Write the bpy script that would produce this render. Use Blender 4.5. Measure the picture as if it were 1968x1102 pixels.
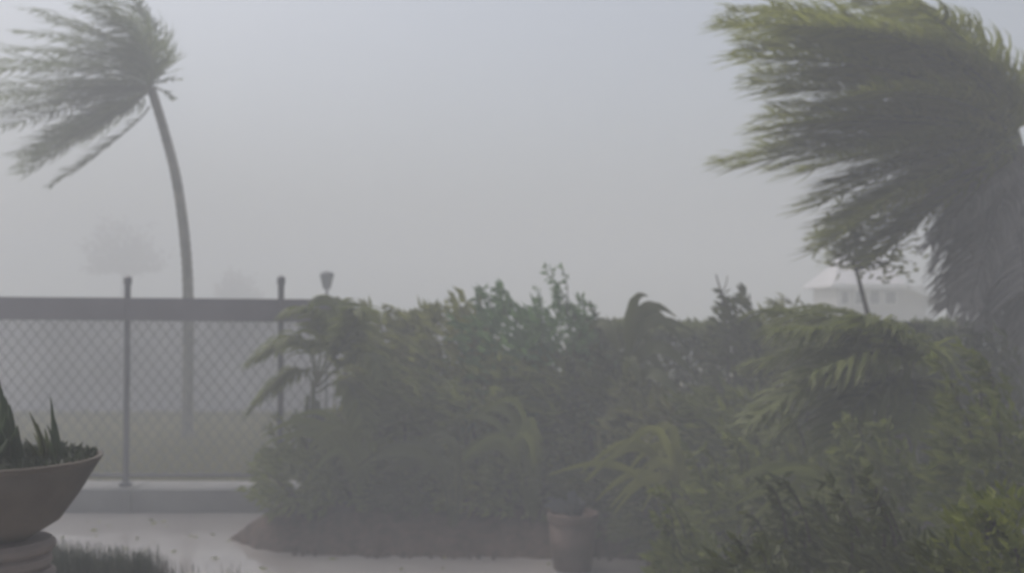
import bpy, math, random
from mathutils import Vector, Matrix, noise

random.seed(11)
for o in list(bpy.data.objects):
    bpy.data.objects.remove(o)
sc = bpy.context.scene
COL = sc.collection

# ------------------------------------------------------------------ camera
W, H, F, HORIZON, EYE = 1968.0, 1102.0, 1900.0, 600.0, 1.9
PITCH = math.atan((HORIZON - H / 2) / F)
cd = bpy.data.cameras.new("camera")
cam = bpy.data.objects.new("camera", cd)
COL.objects.link(cam)
cam.location = (0, 0, EYE)
cam.rotation_euler = (math.pi / 2 + PITCH, 0, 0)
cd.sensor_width = 36.0
cd.lens = 36.0 * F / W
cd.clip_start = 0.05
cd.clip_end = 600
cd.dof.use_dof = True
cd.dof.focus_distance = 1.1
cd.dof.aperture_fstop = 6.3
sc.camera = cam

# ------------------------------------------------------------------ sky, sun, exposure
SUN_EL, SUN_AZ = math.radians(58), math.radians(-60)
wd = bpy.data.worlds.new("World")
sc.world = wd
wd.use_nodes = True
nt = wd.node_tree
bg = nt.nodes["Background"]
sky = nt.nodes.new("ShaderNodeTexSky")
sky.sky_type = 'NISHITA'
sky.sun_disc = False
sky.sun_elevation = SUN_EL
sky.sun_rotation = SUN_AZ
sky.dust_density = 6.0
sky.air_density = 1.0
hsv = nt.nodes.new("ShaderNodeHueSaturation")      # rain clouds grey the sky out evenly
hsv.inputs['Saturation'].default_value = 0.60
nt.links.new(sky.outputs[0], hsv.inputs['Color'])
nt.links.new(hsv.outputs[0], bg.inputs['Color'])
bg.inputs['Strength'].default_value = 0.125
sd = bpy.data.lights.new("sun", 'SUN')
sd.energy = 0.95
sd.angle = math.radians(40)
sd.color = (1.0, 0.985, 0.96)
sun = bpy.data.objects.new("sun", sd)
COL.objects.link(sun)
dv = Vector((math.sin(SUN_AZ) * math.cos(SUN_EL), math.cos(SUN_AZ) * math.cos(SUN_EL), math.sin(SUN_EL)))
sun.rotation_euler = dv.to_track_quat('Z', 'Y').to_euler()
vs = sc.view_settings
vs.view_transform = 'Standard'
vs.look = 'None'
vs.gamma = 1.0
vs.use_curve_mapping = False
vs.exposure = 0.45
sc.cycles.volume_bounces = 3
sc.cycles.max_bounces = 8
sc.cycles.use_denoising = True

HAZE_DENSITY = 0.036

# ------------------------------------------------------------------ helpers
_ca, _sa = math.cos(PITCH), math.sin(PITCH)


def P(x, y, d):
    """world point on the ray through photograph pixel (x, y), d metres ahead"""
    u, v = (x - W / 2) / F, (H / 2 - y) / F
    fy, fz = _ca - v * _sa, _sa + v * _ca
    return Vector((u / fy * d, d, EYE + fz / fy * d))


def X(x, d):
    return P(x, HORIZON, d).x


class MB:
    """collects geometry, then links it as ONE mesh object"""

    def __init__(s):
        s.v, s.f, s.m = [], [], []

    def add(s, verts, faces, mi=0):
        b = len(s.v)
        s.v.extend(verts)
        s.f.extend([tuple(i + b for i in f) for f in faces])
        s.m.extend([mi] * len(faces))

    def box(s, lo, hi, mi=0, jit=0.0):
        x0, y0, z0 = lo
        x1, y1, z1 = hi
        vs_ = [(x0, y0, z0), (x1, y0, z0), (x1, y1, z0), (x0, y1, z0),
               (x0, y0, z1), (x1, y0, z1), (x1, y1, z1), (x0, y1, z1)]
        if jit:
            vs_ = [tuple(c + random.uniform(-jit, jit) for c in q) for q in vs_]
        s.add(vs_, [(0, 3, 2, 1), (4, 5, 6, 7), (0, 1, 5, 4), (1, 2, 6, 5), (2, 3, 7, 6), (3, 0, 4, 7)], mi)

    def tube(s, pts, radii, n=8, mi=0, cap=True):
        pts = [Vector(p) for p in pts]
        if not hasattr(radii, '__len__'):
            radii = [radii] * len(pts)
        verts, faces = [], []
        ref = None
        for i, p in enumerate(pts):
            t = (pts[min(i + 1, len(pts) - 1)] - pts[max(i - 1, 0)])
            t = t.normalized() if t.length > 1e-9 else Vector((0, 0, 1))
            if ref is None:
                ref = t.orthogonal().normalized()
            a = (ref - t * ref.dot(t))
            a = a.normalized() if a.length > 1e-6 else t.orthogonal().normalized()
            ref = a
            b = t.cross(a)
            for k in range(n):
                an = 2 * math.pi * k / n
                verts.append(p + (a * math.cos(an) + b * math.sin(an)) * radii[i])
        for i in range(len(pts) - 1):
            for k in range(n):
                k2 = (k + 1) % n
                faces.append((i * n + k, i * n + k2, (i + 1) * n + k2, (i + 1) * n + k))
        if cap:
            faces.append(tuple(range(n - 1, -1, -1)))
            L = (len(pts) - 1) * n
            faces.append(tuple(range(L, L + n)))
        s.add(verts, faces, mi)

    def lathe(s, prof, c=(0, 0, 0), n=32, mi=0):
        verts, faces = [], []
        for r, z in prof:
            for k in range(n):
                a = 2 * math.pi * k / n
                verts.append((c[0] + r * math.cos(a), c[1] + r * math.sin(a), c[2] + z))
        for i in range(len(prof) - 1):
            for k in range(n):
                k2 = (k + 1) % n
                faces.append((i * n + k, i * n + k2, (i + 1) * n + k2, (i + 1) * n + k))
        s.add(verts, faces, mi)

    def build(s, name, mats, parent=None, smooth=False, kind=None, label=None):
        me = bpy.data.meshes.new(name)
        me.from_pydata([tuple(v) for v in s.v], [], s.f)
        if not isinstance(mats, (list, tuple)):
            mats = [mats]
        for m in mats:
            me.materials.append(m)
        if len(mats) > 1:
            me.polygons.foreach_set('material_index', s.m)
        if smooth:
            me.polygons.foreach_set('use_smooth', [True] * len(me.polygons))
        me.update()
        o = bpy.data.objects.new(name, me)
        COL.objects.link(o)
        if parent is not None:
            o.parent = parent
            o.matrix_parent_inverse = Matrix.Translation(-parent.location)
        if kind:
            o['kind'] = kind
        if label:
            o['label'] = label
        return o


def tag(o, label, cat, group=None):
    o['label'] = label
    o['category'] = cat
    if group:
        o['group'] = group
    return o


def thing(name, loc, label, cat, group=None):
    o = bpy.data.objects.new(name, None)
    COL.objects.link(o)
    o.location = loc
    o.empty_display_size = 0.2
    return tag(o, label, cat, group)


def bez(p0, p1, p2, n):
    out = []
    for i in range(n + 1):
        t = i / n
        out.append(p0 * (1 - t) ** 2 + p1 * (2 * t * (1 - t)) + p2 * t * t)
    return out


# ------------------------------------------------------------------ materials
def mat(name, col, rough=0.7, var=0.15, scale=6.0, bump=0.0, col2=None, spec=0.5, metal=0.0):
    m = bpy.data.materials.new(name)
    m.use_nodes = True
    t = m.node_tree
    b = t.nodes['Principled BSDF']
    b.inputs['Roughness'].default_value = rough
    b.inputs['Metallic'].default_value = metal
    b.inputs['Specular IOR Level'].default_value = spec
    tc = t.nodes.new('ShaderNodeTexCoord')
    nz = t.nodes.new('ShaderNodeTexNoise')
    nz.inputs['Scale'].default_value = scale
    nz.inputs['Detail'].default_value = 6
    t.links.new(tc.outputs['Object'], nz.inputs['Vector'])
    rp = t.nodes.new('ShaderNodeValToRGB')
    c2 = col2 or tuple(c * (1 + var) for c in col)
    c1 = tuple(c * (1 - var) for c in col)
    rp.color_ramp.elements[0].position = 0.32
    rp.color_ramp.elements[1].position = 0.68
    rp.color_ramp.elements[0].color = (*c1, 1)
    rp.color_ramp.elements[1].color = (*c2, 1)
    t.links.new(nz.outputs['Fac'], rp.inputs['Fac'])
    t.links.new(rp.outputs['Color'], b.inputs['Base Color'])
    if bump:
        nb = t.nodes.new('ShaderNodeTexNoise')
        nb.inputs['Scale'].default_value = scale * 6
        nb.inputs['Detail'].default_value = 5
        t.links.new(tc.outputs['Object'], nb.inputs['Vector'])
        bp = t.nodes.new('ShaderNodeBump')
        bp.inputs['Strength'].default_value = bump
        bp.inputs['Distance'].default_value = 0.02
        t.links.new(nb.outputs['Fac'], bp.inputs['Height'])
        t.links.new(bp.outputs['Normal'], b.inputs['Normal'])
    return m


def leafmat(name, col, col2, trans=0.25, rough=0.5):
    """each leaf takes its own tone between col and col2; a little light passes through"""
    m = bpy.data.materials.new(name)
    m.use_nodes = True
    t = m.node_tree
    b = t.nodes['Principled BSDF']
    out = t.nodes['Material Output']
    b.inputs['Roughness'].default_value = rough
    b.inputs['Specular IOR Level'].default_value = 0.35
    g = t.nodes.new('ShaderNodeNewGeometry')
    rp = t.nodes.new('ShaderNodeValToRGB')
    rp.color_ramp.elements[0].color = (*col, 1)
    rp.color_ramp.elements[1].color = (*col2, 1)
    t.links.new(g.outputs['Random Per Island'], rp.inputs['Fac'])
    t.links.new(rp.outputs['Color'], b.inputs['Base Color'])
    tr = t.nodes.new('ShaderNodeBsdfTranslucent')
    t.links.new(rp.outputs['Color'], tr.inputs['Color'])
    mx = t.nodes.new('ShaderNodeMixShader')
    mx.inputs[0].default_value = trans
    t.links.new(b.outputs[0], mx.inputs[1])
    t.links.new(tr.outputs[0], mx.inputs[2])
    t.links.new(mx.outputs[0], out.inputs['Surface'])
    return m


def wet(m):
    t = m.node_tree
    b = t.nodes['Principled BSDF']
    tc = t.nodes.new('ShaderNodeTexCoord')
    nz = t.nodes.new('ShaderNodeTexNoise')
    nz.inputs['Scale'].default_value = 0.8
    nz.inputs['Detail'].default_value = 4
    rp = t.nodes.new('ShaderNodeMapRange')
    rp.inputs[1].default_value, rp.inputs[2].default_value = 0.42, 0.60
    rp.inputs[3].default_value, rp.inputs[4].default_value = 0.03, 0.24
    t.links.new(tc.outputs['Object'], nz.inputs['Vector'])
    t.links.new(nz.outputs['Fac'], rp.inputs[0])
    t.links.new(rp.outputs[0], b.inputs['Roughness'])
    return m


M = {
    'pave': mat('wet_pavement', (0.26, 0.235, 0.225), 0.38, 0.25, 0.55, 0.15, (0.33, 0.315, 0.305)),
    'kerb': mat('kerb_concrete', (0.16, 0.155, 0.15), 0.6, 0.2, 2.5, 0.25),
    'lawn': mat('grassy_ground', (0.16, 0.17, 0.075), 0.9, 0.3, 1.2, 0.4, (0.24, 0.21, 0.12)),
    'fence_metal': mat('weathered_fence_metal', (0.075, 0.075, 0.085), 0.5, 0.2, 8.0, 0.1, metal=0.0),
    'beam': mat('fence_beam_paint', (0.10, 0.088, 0.10), 0.6, 0.18, 3.0, 0.1),
    'wire': mat('galvanised_wire', (0.085, 0.085, 0.095), 0.45, 0.15, 20.0, 0.0),
    'terracotta': mat('weathered_terracotta', (0.085, 0.066, 0.050), 0.75, 0.4, 3.0, 0.3),
    'brick': mat('red_brown_brick', (0.10, 0.068, 0.056), 0.8, 0.4, 4.0, 0.35),
    'mortar': mat('mortar', (0.13, 0.11, 0.10), 0.9, 0.2, 8.0, 0.2),
    'soil': mat('brown_mulch', (0.06, 0.036, 0.028), 0.95, 0.4, 14.0, 0.7),
    'stone': mat('pedestal_stone', (0.16, 0.13, 0.115), 0.8, 0.25, 4.0, 0.3),
    'trunk': mat('palm_trunk_bark', (0.15, 0.14, 0.115), 0.9, 0.3, 6.0, 0.4),
    'wood': mat('dark_stem_bark', (0.06, 0.05, 0.042), 0.9, 0.3, 10.0, 0.3),
    'greenstem': mat('green_stem', (0.10, 0.11, 0.06), 0.6, 0.25, 10.0, 0.1),
    'palm': leafmat('palm_leaf', (0.150, 0.172, 0.025), (0.321, 0.336, 0.057), 0.5),
    'palm_far': leafmat('grey_green_palm_leaf', (0.127, 0.158, 0.068), (0.227, 0.259, 0.114), 0.5),
    'dead': leafmat('dead_palm_leaf', (0.209, 0.191, 0.184), (0.343, 0.318, 0.306), 0.3, 0.8),
    'areca': leafmat('areca_leaf', (0.108, 0.130, 0.038), (0.204, 0.226, 0.065), 0.5),
    'shrub': leafmat('shrub_leaf', (0.095, 0.116, 0.028), (0.183, 0.205, 0.057), 0.5),
    'dark': leafmat('dark_shrub_leaf', (0.051, 0.061, 0.022), (0.098, 0.109, 0.039), 0.4),
    'olive': leafmat('olive_shrub_leaf', (0.122, 0.135, 0.032), (0.244, 0.253, 0.071), 0.5),
    'pale': leafmat('pale_shrub_leaf', (0.13, 0.14, 0.05), (0.23, 0.23, 0.1), 0.5),
    'green': leafmat('green_shrub_leaf', (0.074, 0.141, 0.049), (0.149, 0.240, 0.093), 0.5),
    'lime': leafmat('yellow_green_leaf', (0.077, 0.097, 0.011), (0.198, 0.221, 0.028), 0.3),
    'grey': leafmat('silver_grey_leaf', (0.072, 0.075, 0.078), (0.144, 0.150, 0.156), 0.15),
    'succulent': mat('agave_leaf', (0.028, 0.044, 0.016), 0.6, 0.3, 5.0, 0.1, spec=0.2),
    'succulent2': mat('olive_succulent_leaf', (0.052, 0.062, 0.018), 0.6, 0.3, 5.0, 0.1, spec=0.2),
    'blade': leafmat('grass_blade', (0.022, 0.033, 0.017), (0.055, 0.066, 0.031), 0.2),
    'creep': leafmat('creeping_leaf', (0.022, 0.032, 0.015), (0.055, 0.068, 0.03), 0.2),
    'brownblade': leafmat('brown_grass_blade', (0.055, 0.045, 0.035), (0.10, 0.08, 0.06), 0.2),
    'pink': leafmat('reddish_far_leaf', (0.13, 0.075, 0.075), (0.20, 0.12, 0.12), 0.2),
    'bwall': mat('grey_wall_render', (0.42, 0.405, 0.425), 0.85, 0.25, 0.6, 0.15),
    'housewall': mat('house_wall_plaster', (0.48, 0.46, 0.45), 0.8, 0.1, 1.0, 0.1),
    'roof': mat('pale_roof_sheet', (0.55, 0.53, 0.55), 0.6, 0.12, 1.5, 0.1),
    'fascia': mat('white_fascia_paint', (0.75, 0.74, 0.74), 0.5, 0.05, 2.0),
    'glass': mat('dark_window_glass', (0.03, 0.03, 0.035), 0.1, 0.1, 2.0),
    'lamp': mat('dark_lamp_metal', (0.03, 0.035, 0.045), 0.5, 0.2, 5.0),
    'lampglass': mat('grey_lamp_glass', (0.12, 0.13, 0.15), 0.15, 0.1, 5.0),
}

wet(M['pave'])

# ------------------------------------------------------------------ setting: ground, pavement, sea, kerb
KERB_Y, FENCE_Y, KERB_Z = 9.4, 9.6, 0.218
R_ = 140.0
g = MB()
xs = [-R_, -60, -30, -18, -10, -6, -3, 0, 3, 6, 10, 18, 30, 60, R_]
ys = [-8, 4, KERB_Y + 0.3, 10.2, 12, 14, 16, 18, 20, 22, 25, 30, 45, 80, R_]


def gz(y):
    if y < KERB_Y + 0.35:
        return -0.004
    return 0.15


for y in ys:
    for x in xs:
        g.v.append((x, y, gz(y)))
nx = len(xs)
for j in range(len(ys) - 1):
    for i in range(nx - 1):
        g.f.append((j * nx + i, j * nx + i + 1, (j + 1) * nx + i + 1, (j + 1) * nx + i))
        g.m.append(0)
g.build('ground', M['lawn'], kind='structure')
p = MB()
p.add([(-14, -3, 0.004), (9, -3, 0.004), (9, KERB_Y - 0.002, 0.004), (-14, KERB_Y - 0.002, 0.004)], [(0, 1, 2, 3)])
p.build('pavement', M['pave'], kind='structure')
k = MB()
xk = -9.0
while xk < 7.0:
    x2 = xk + 1.8
    k.box((xk + 0.006, KERB_Y, -0.02), (x2 - 0.006, KERB_Y + 0.5, KERB_Z + random.uniform(-0.004, 0.004)))
    xk = x2
k.build('kerb', M['kerb'], kind='structure')

# ------------------------------------------------------------------ haze: one closed box of blown spray and rain
hz = MB()
hz.box((-150, -12, -3.0), (150, 150, 9.5))
ho = hz.build('haze', [], kind='stuff')
hm = bpy.data.materials.new('blown_spray_haze')
hm.use_nodes = True
hn = hm.node_tree
hn.nodes.remove(hn.nodes['Principled BSDF'])
pv = hn.nodes.new('ShaderNodeVolumePrincipled')
pv.inputs['Density'].default_value = HAZE_DENSITY
pv.inputs['Color'].default_value = (0.745, 0.765, 0.795, 1)
pv.inputs['Anisotropy'].default_value = 0.0
hn.links.new(pv.outputs[0], hn.nodes['Material Output'].inputs['Volume'])
ho.data.materials.append(hm)

# ------------------------------------------------------------------ chain link fence
fx0 = X(-350, FENCE_Y)
fence = thing('chain_link_fence', (X(245, FENCE_Y), FENCE_Y, KERB_Z),
              'grey chain link fence with a wide dark top beam standing on the kerb', 'fence')
posts = [X(245 + 295 * i, FENCE_Y) for i in range(-2, 2)] + [X(665, FENCE_Y)]
zt, zb = P(0, 568, FENCE_Y).z, P(0, 612, FENCE_Y).z
for i, x in enumerate(posts):
    m_ = MB()
    top = P(0, 530 if i < 4 else 580, FENCE_Y).z
    m_.tube([(x, FENCE_Y, KERB_Z - 0.05), (x, FENCE_Y, top - 0.05)], 0.030, 10)
    m_.tube([(x, FENCE_Y, top - 0.085), (x, FENCE_Y, top - 0.02), (x, FENCE_Y, top)], [0.039, 0.039, 0.015], 10)
    m_.tube([(x, FENCE_Y, KERB_Z), (x, FENCE_Y, KERB_Z + 0.035)], 0.062, 12)
    m_.build('post', M['fence_metal'], fence, smooth=False)
m_ = MB()
tilt = -0.008
for a, b in zip(posts[:-1], posts[1:]):
    za, zc = (a - fx0) * tilt, (b - fx0) * tilt
    y0, y1 = FENCE_Y - 0.052, FENCE_Y - 0.034
    m_.add([(a + .004, y0, zb + za), (b - .004, y0, zb + zc), (b - .004, y1, zb + zc), (a + .004, y1, zb + za),
            (a + .004, y0, zt + za), (b - .004, y0, zt + zc), (b - .004, y1, zt + zc), (a + .004, y1, zt + za)],
           [(0, 3, 2, 1), (4, 5, 6, 7), (0, 1, 5, 4), (1, 2, 6, 5), (2, 3, 7, 6), (3, 0, 4, 7)])
    m_.build('top_beam', M['beam'], fence)
    m_ = MB()
    m_.tube([(a + .03, FENCE_Y, 0.324), (b - .03, FENCE_Y, 0.324)], 0.017, 8)
    m_.build('bottom_rail', M['fence_metal'], fence)
    m_ = MB()
    m_.tube([(a + .03, FENCE_Y, zb + 0.06), (b - .03, FENCE_Y, zb + 0.06)], 0.012, 8)
    m_.build('tension_rail', M['fence_metal'], fence)
    # the mesh of this bay: interlocked zigzag wires
    m_ = MB()
    pitch, vh = 0.118, 0.075
    n = int((b - a - 0.06) / (pitch / 2))
    for q in range(n):
        x = a + 0.05 + q * pitch / 2
        z, kk, pts = 0.335, 0, []
        while z < zb + 0.05:
            side = 1 if (kk + q) % 2 else -1
            pts.append((x + side * pitch / 4 + 0.010 * noise.noise(Vector((x * 2, 0, z * 2.5))) + random.uniform(-.002, .002), FENCE_Y + 0.004 * side + 0.02 * noise.noise(Vector((x * 1.3, 5, z * 1.3))), z + 0.012 * noise.noise(Vector((x * 1.7, 3, z)))))
            z += vh
            kk += 1
        m_.tube(pts, 0.0062, 3, cap=False)
    m_.build('chain_link_mesh', M['wire'], fence, kind='stuff')
    m_ = MB()

WIND = Vector((-1.0, 0.05, -0.12)).normalized()


# ------------------------------------------------------------------ palm fronds
def frond(pts, leaf_len, parent, m, mstem, width=0.035, step=0.045, wind=0.9, rr=0.016, t0=0.12, droop=0.25, seg=4, name='frond'):
    mb = MB()
    n = len(pts)
    mb.tube(pts, [rr * (1 - 0.85 * i / (n - 1)) for i in range(n)], 5, 1)
    L = [0.0]
    for i in range(n - 1):
        L.append(L[-1] + (pts[i + 1] - pts[i]).length)
    tot = L[-1]
    s = tot * t0
    up0 = Vector((0, 0, 1))
    while s < tot:
        i = max(j for j in range(n - 1) if L[j] <= s)
        f = (s - L[i]) / max(1e-6, L[i + 1] - L[i])
        base = pts[i].lerp(pts[i + 1], f)
        tan = (pts[i + 1] - pts[i]).normalized()
        sd_ = tan.cross(up0)
        sd_ = sd_.normalized() if sd_.length > 0.1 else Vector((0, 1, 0))
        upn = sd_.cross(tan).normalized()
        u = s / tot
        ll = leaf_len * (0.35 + 0.65 * math.sin(math.pi * min(1, 0.18 + 0.78 * u))) * random.uniform(0.8, 1.12)
        for sg in (-1, 1):
            d = (tan * 0.55 + sd_ * sg * 0.75 + upn * random.uniform(-0.1, 0.3) + Vector((random.uniform(-.12, .12), random.uniform(-.12, .12), random.uniform(-.12, .12)))).normalized()
            pnt = base.copy()
            verts, faces = [], []
            wdt = width * random.uniform(0.7, 1.2)
            fl = wind * random.uniform(0.75, 1.25)
            for q in range(seg + 1):
                w_ = wdt * (1 - q / seg) ** 0.7 * (0.75 if q == 0 else 1.0)
                wn = d.cross(upn + Vector((0, 0, 0.01)))
                wn = wn.normalized() if wn.length > 1e-4 else sd_
                wn = (wn + upn * random.uniform(-0.35, 0.35) * sg).normalized()
                if q < seg:
                    verts += [pnt - wn * w_ * 0.5, pnt + wn * w_ * 0.5]
                else:
                    verts += [pnt]
                pnt = pnt + d * (ll / seg)
                d = (d + WIND * fl * 0.42 + Vector((0, 0, -droop * 0.3))).normalized()
            for q in range(seg - 1):
                faces.append((2 * q, 2 * q + 1, 2 * q + 3, 2 * q + 2))
            faces.append((2 * seg - 2, 2 * seg - 1, 2 * seg))
            mb.add(verts, faces, 0)
        s += step * random.uniform(0.75, 1.25)
    return mb.build(name, [m, mstem], parent)


def frond_px(p0, p1, p2, d0, dd1, dd2, *a, **kw):
    return frond(bez(P(*p0, d0), P(*p1, d0 + dd1), P(*p2, d0 + dd2), 14), *a, **kw)


def ringed_trunk(pts, r0, r1, parent, m, rings=40, n=12, flare=1.5, name='trunk'):
    # pts: coarse polyline base -> top ; resample with ring ridges
    mb = MB()
    out, rad = [], []
    N = rings * 2
    for i in range(N + 1):
        t = i / N * (len(pts) - 1)
        j = min(int(t), len(pts) - 2)
        f = t - j
        pm = pts[max(j - 1, 0)]
        pa, pb = pts[j], pts[j + 1]
        pn = pts[min(j + 2, len(pts) - 1)]
        q = 0.5 * ((2 * pa) + (pb - pm) * f + (2 * pm - 5 * pa + 4 * pb - pn) * f * f + (3 * pa - pm - 3 * pb + pn) * f ** 3)
        out.append(q)
        u = i / N
        r = r0 + (r1 - r0) * u
        r *= 1 + (flare - 1) * max(0, 1 - u * 9) ** 2
        rad.append(r * (1.05 if i % 2 else 0.96) * random.uniform(0.97, 1.03))
    mb.tube(out, rad, n)
    return mb.build(name, m, parent, smooth=True)


# ---- left palm behind the fence
D = 13.6
base = Vector((X(362, D), D, 0.12))
palm = thing('palm_tree', base, 'slim leaning palm behind the fence with its fronds blown to the left', 'palm tree', 'palms bent by the wind')
ringed_trunk([base, P(361, 760, D), P(362, 600, D), P(357, 480, D), P(340, 350, D), P(315, 250, D), P(291, 172, D)],
             0.078, 0.060, palm, M['trunk'], 42)
C0 = (289, 172)
for c, e, a, b in [
        ((335, 30), (165, -75), 0.1, 0.3), ((325, 60), (110, -30), -0.3, -0.6), ((318, 80), (60, 20), 0.3, 0.7),
        ((300, 90), (35, 62), -0.2, -0.5), ((290, 100), (10, 95), 0.4, 0.9), ((275, 112), (-20, 118), -0.3, -0.8),
        ((260, 128), (-60, 135), 0.1, 0.2), ((255, 140), (-50, 168), 0.5, 0.9), ((240, 150), (-40, 200), -0.4, -0.6),
        ((230, 165), (-15, 222), 0.1, 0.1), ((235, 175), (0, 245), -0.2, 0.4), ((240, 195), (55, 300), 0.3, 0.6),
        ((235, 205), (38, 322), -0.2, -0.4), ((250, 205), (85, 300), 0.5, 0.9),
        ((290, 70), (90, 40), 0.6, 1.0), ((280, 120), (60, 130), -0.6, -1.0), ((300, 50), (140, 10), 0.0, 0.0),
        ((250, 160), (60, 210), 0.6, 0.9), ((310, 95), (120, 70), 0.7, 1.0), ((270, 140), (90, 165), -0.7, -0.9),
        ((315, 70), (190, -10), -0.5, -0.8), ((260, 190), (130, 250), -0.6, -0.7), ((280, 110), (110, 100), 0.2, 0.2),
        ((322, 40), (200, -60), 0.3, 0.4), ((312, 60), (150, -20), 0.5, 0.6), ((305, 75), (170, 20), -0.3, -0.4), ((295, 90), (150, 60), 0.3, 0.4), ((285, 110), (140, 90), -0.4, -0.5), ((275, 130), (150, 120), 0.4, 0.5), ((265, 150), (130, 170), -0.2, -0.2), ((255, 165), (110, 195), 0.3, 0.4), ((255, 185), (90, 255), -0.3, -0.3), ((255, 195), (70, 285), 0.1, 0.1), ((250, 200), (60, 310), 0.4, 0.5), ((262, 205), (45, 335), -0.1, -0.1), ((258, 200), (30, 300), 0.2, 0.3), ((240, 160), (-30, 190), 0.2, 0.2)]:
    frond_px(C0, c, e, D, a, b, random.uniform(0.5, 0.72), palm, M['palm_far'], M['greenstem'], width=0.034, step=0.042, rr=0.018)
frond_px((287, 205), (272, 240), (98, 358), D, -0.1, -0.3, 0.36, palm, M['palm_far'], M['greenstem'], width=0.045, step=0.03)
for e in [(350, 152), (333, 118), (336, 192)]:
    frond_px((285, 165), (315, 150 + (e[1] - 150) * 0.5), e, D, -0.05, 0.1, 0.16, palm, M['palm_far'], M['greenstem'], width=0.04, step=0.03, wind=0.3)

# ---- big palm at right
D = 8.3
base = Vector((X(1975, D), D, 0.0))
bigp = thing('palm_tree', base, 'large palm at the right whose thick crown streams to the left', 'palm tree', 'palms bent by the wind')
ringed_trunk([base, P(1972, 800, D), P(1966, 600, D), P(1960, 430, D), P(1962, 285, D)], 0.17, 0.13, bigp, M['trunk'], 50, 14)
C0 = (1962, 280)
fl = [((1905, 70), (1640, -30), 0.0, 0.2), ((1895, 50), (1560, -20), 0.2, 0.5), ((1890, 75), (1480, 15), -0.2, -0.4),
      ((1900, 40), (1400, 20), 0.3, 0.6), ((1880, 70), (1385, 45), -0.1, -0.2), ((1880, 90), (1420, 75), 0.5, 0.9),
      ((1870, 110), (1410, 110), -0.4, -0.8), ((1860, 120), (1450, 140), 0.2, 0.4), ((1860, 150), (1470, 175), -0.2, -0.3),
      ((1850, 170), (1490, 205), 0.4, 0.8), ((1840, 190), (1500, 240), -0.4, -0.7), ((1830, 210), (1480, 262), 0.0, 0.0),
      ((1760, 225), (1385, 312), 0.3, 0.5), ((1770, 235), (1410, 322), 0.1, 0.2), ((1800, 240), (1480, 325), -0.2, -0.4),
      ((1820, 255), (1560, 385), 0.3, 0.6), ((1830, 265), (1600, 350), 0.0, -0.2), ((1850, 270), (1580, 455), 0.4, 0.8),
      ((1860, 285), (1640, 420), -0.2, -0.4), ((1915, 75), (1730, 0), -0.4, -0.7), ((1900, 90), (1600, 50), -0.5, -0.9),
      ((1890, 130), (1620, 110), 0.6, 1.0), ((1880, 160), (1640, 180), -0.6, -1.0), ((1880, 200), (1660, 240), 0.5, 0.9),
      ((1870, 230), (1680, 300), -0.5, -0.8), ((1920, 130), (1780, 90), -0.5, -0.7),
      ((1930, 160), (1760, 150), 0.2, 0.3), ((1870, 290), (1720, 385), 0.4, 0.6), ((1900, 220), (1740, 260), 0.0, 0.0),
      ((1890, 260), (1570, 480), -0.1, -0.1), ((1850, 255), (1560, 400), -0.3, -0.5), ((1860, 290), (1600, 455), 0.1, 0.1), ((1880, 300), (1650, 490), 0.4, 0.7), ((1870, 275), (1590, 430), 0.2, 0.2), ((1840, 215), (1460, 285), 0.4, 0.6), ((1845, 195), (1470, 225), 0.1, 0.1), ((1855, 130), (1440, 160), 0.4, 0.7), ((1870, 95), (1430, 95), -0.2, -0.3), ((1890, 310), (1700, 480), -0.2, -0.3), ((1835, 205), (1450, 250), -0.3, -0.4), ((1870, 280), (1600, 500), 0.5, 0.9), ((1890, 300), (1680, 470), 0.2, 0.3), ((1900, 310), (1660, 510), -0.3, -0.5), ((1880, 270), (1620, 440), -0.5, -0.9), ((1910, 300), (1740, 440), 0.5, 0.8),
      ((1860, 100), (1500, 70), 0.1, 0.1), ((1870, 60), (1450, 45), -0.5, -0.7), ((1850, 180), (1560, 210), 0.2, 0.2), ((1860, 220), (1590, 290), 0.5, 0.8), ((1870, 150), (1560, 140), 0.0, 0.1), ((1850, 240), (1540, 330), -0.5, -0.8), ]
for c, e, a, b in fl:
    frond_px(C0, c, e, D, a, b, random.uniform(0.5, 0.75), bigp, M['palm'], M['greenstem'], width=0.030, step=0.017, rr=0.02)
for c, e, a, b in [((1880, 330), (1790, 520), 0.2, 0.3), ((1895, 340), (1820, 590), -0.1, -0.2), ((1915, 350), (1850, 630), 0.3, 0.4),
                   ((1935, 360), (1890, 650), -0.2, -0.3), ((1945, 370), (1920, 640), 0.2, 0.2), ((1900, 310), (1800, 430), 0.4, 0.6),
                   ((1955, 380), (1950, 620), -0.3, -0.3), ((1905, 330), (1840, 500), 0.0, 0.0), ((1925, 340), (1880, 540), 0.5, 0.5),
                   ((1990, 380), (2000, 600), 0.1, 0.1), ((1900, 360), (1830, 480), 0.6, 0.7), ((1920, 380), (1860, 600), -0.4, -0.5), ((1930, 330), (1900, 480), 0.7, 0.8), ((1950, 400), (1935, 560), 0.5, 0.5), ((1910, 320), (1790, 470), -0.4, -0.5), ((1880, 310), (1770, 400), 0.1, 0.2), ((1960, 400), (1975, 660), -0.5, -0.5)]:
    frond_px((1960, 300), c, e, D, a, b, random.uniform(0.35, 0.55), bigp, M['dead'], M['wood'], width=0.035, step=0.014, wind=0.35, droop=0.9, name='dead_frond')


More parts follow.
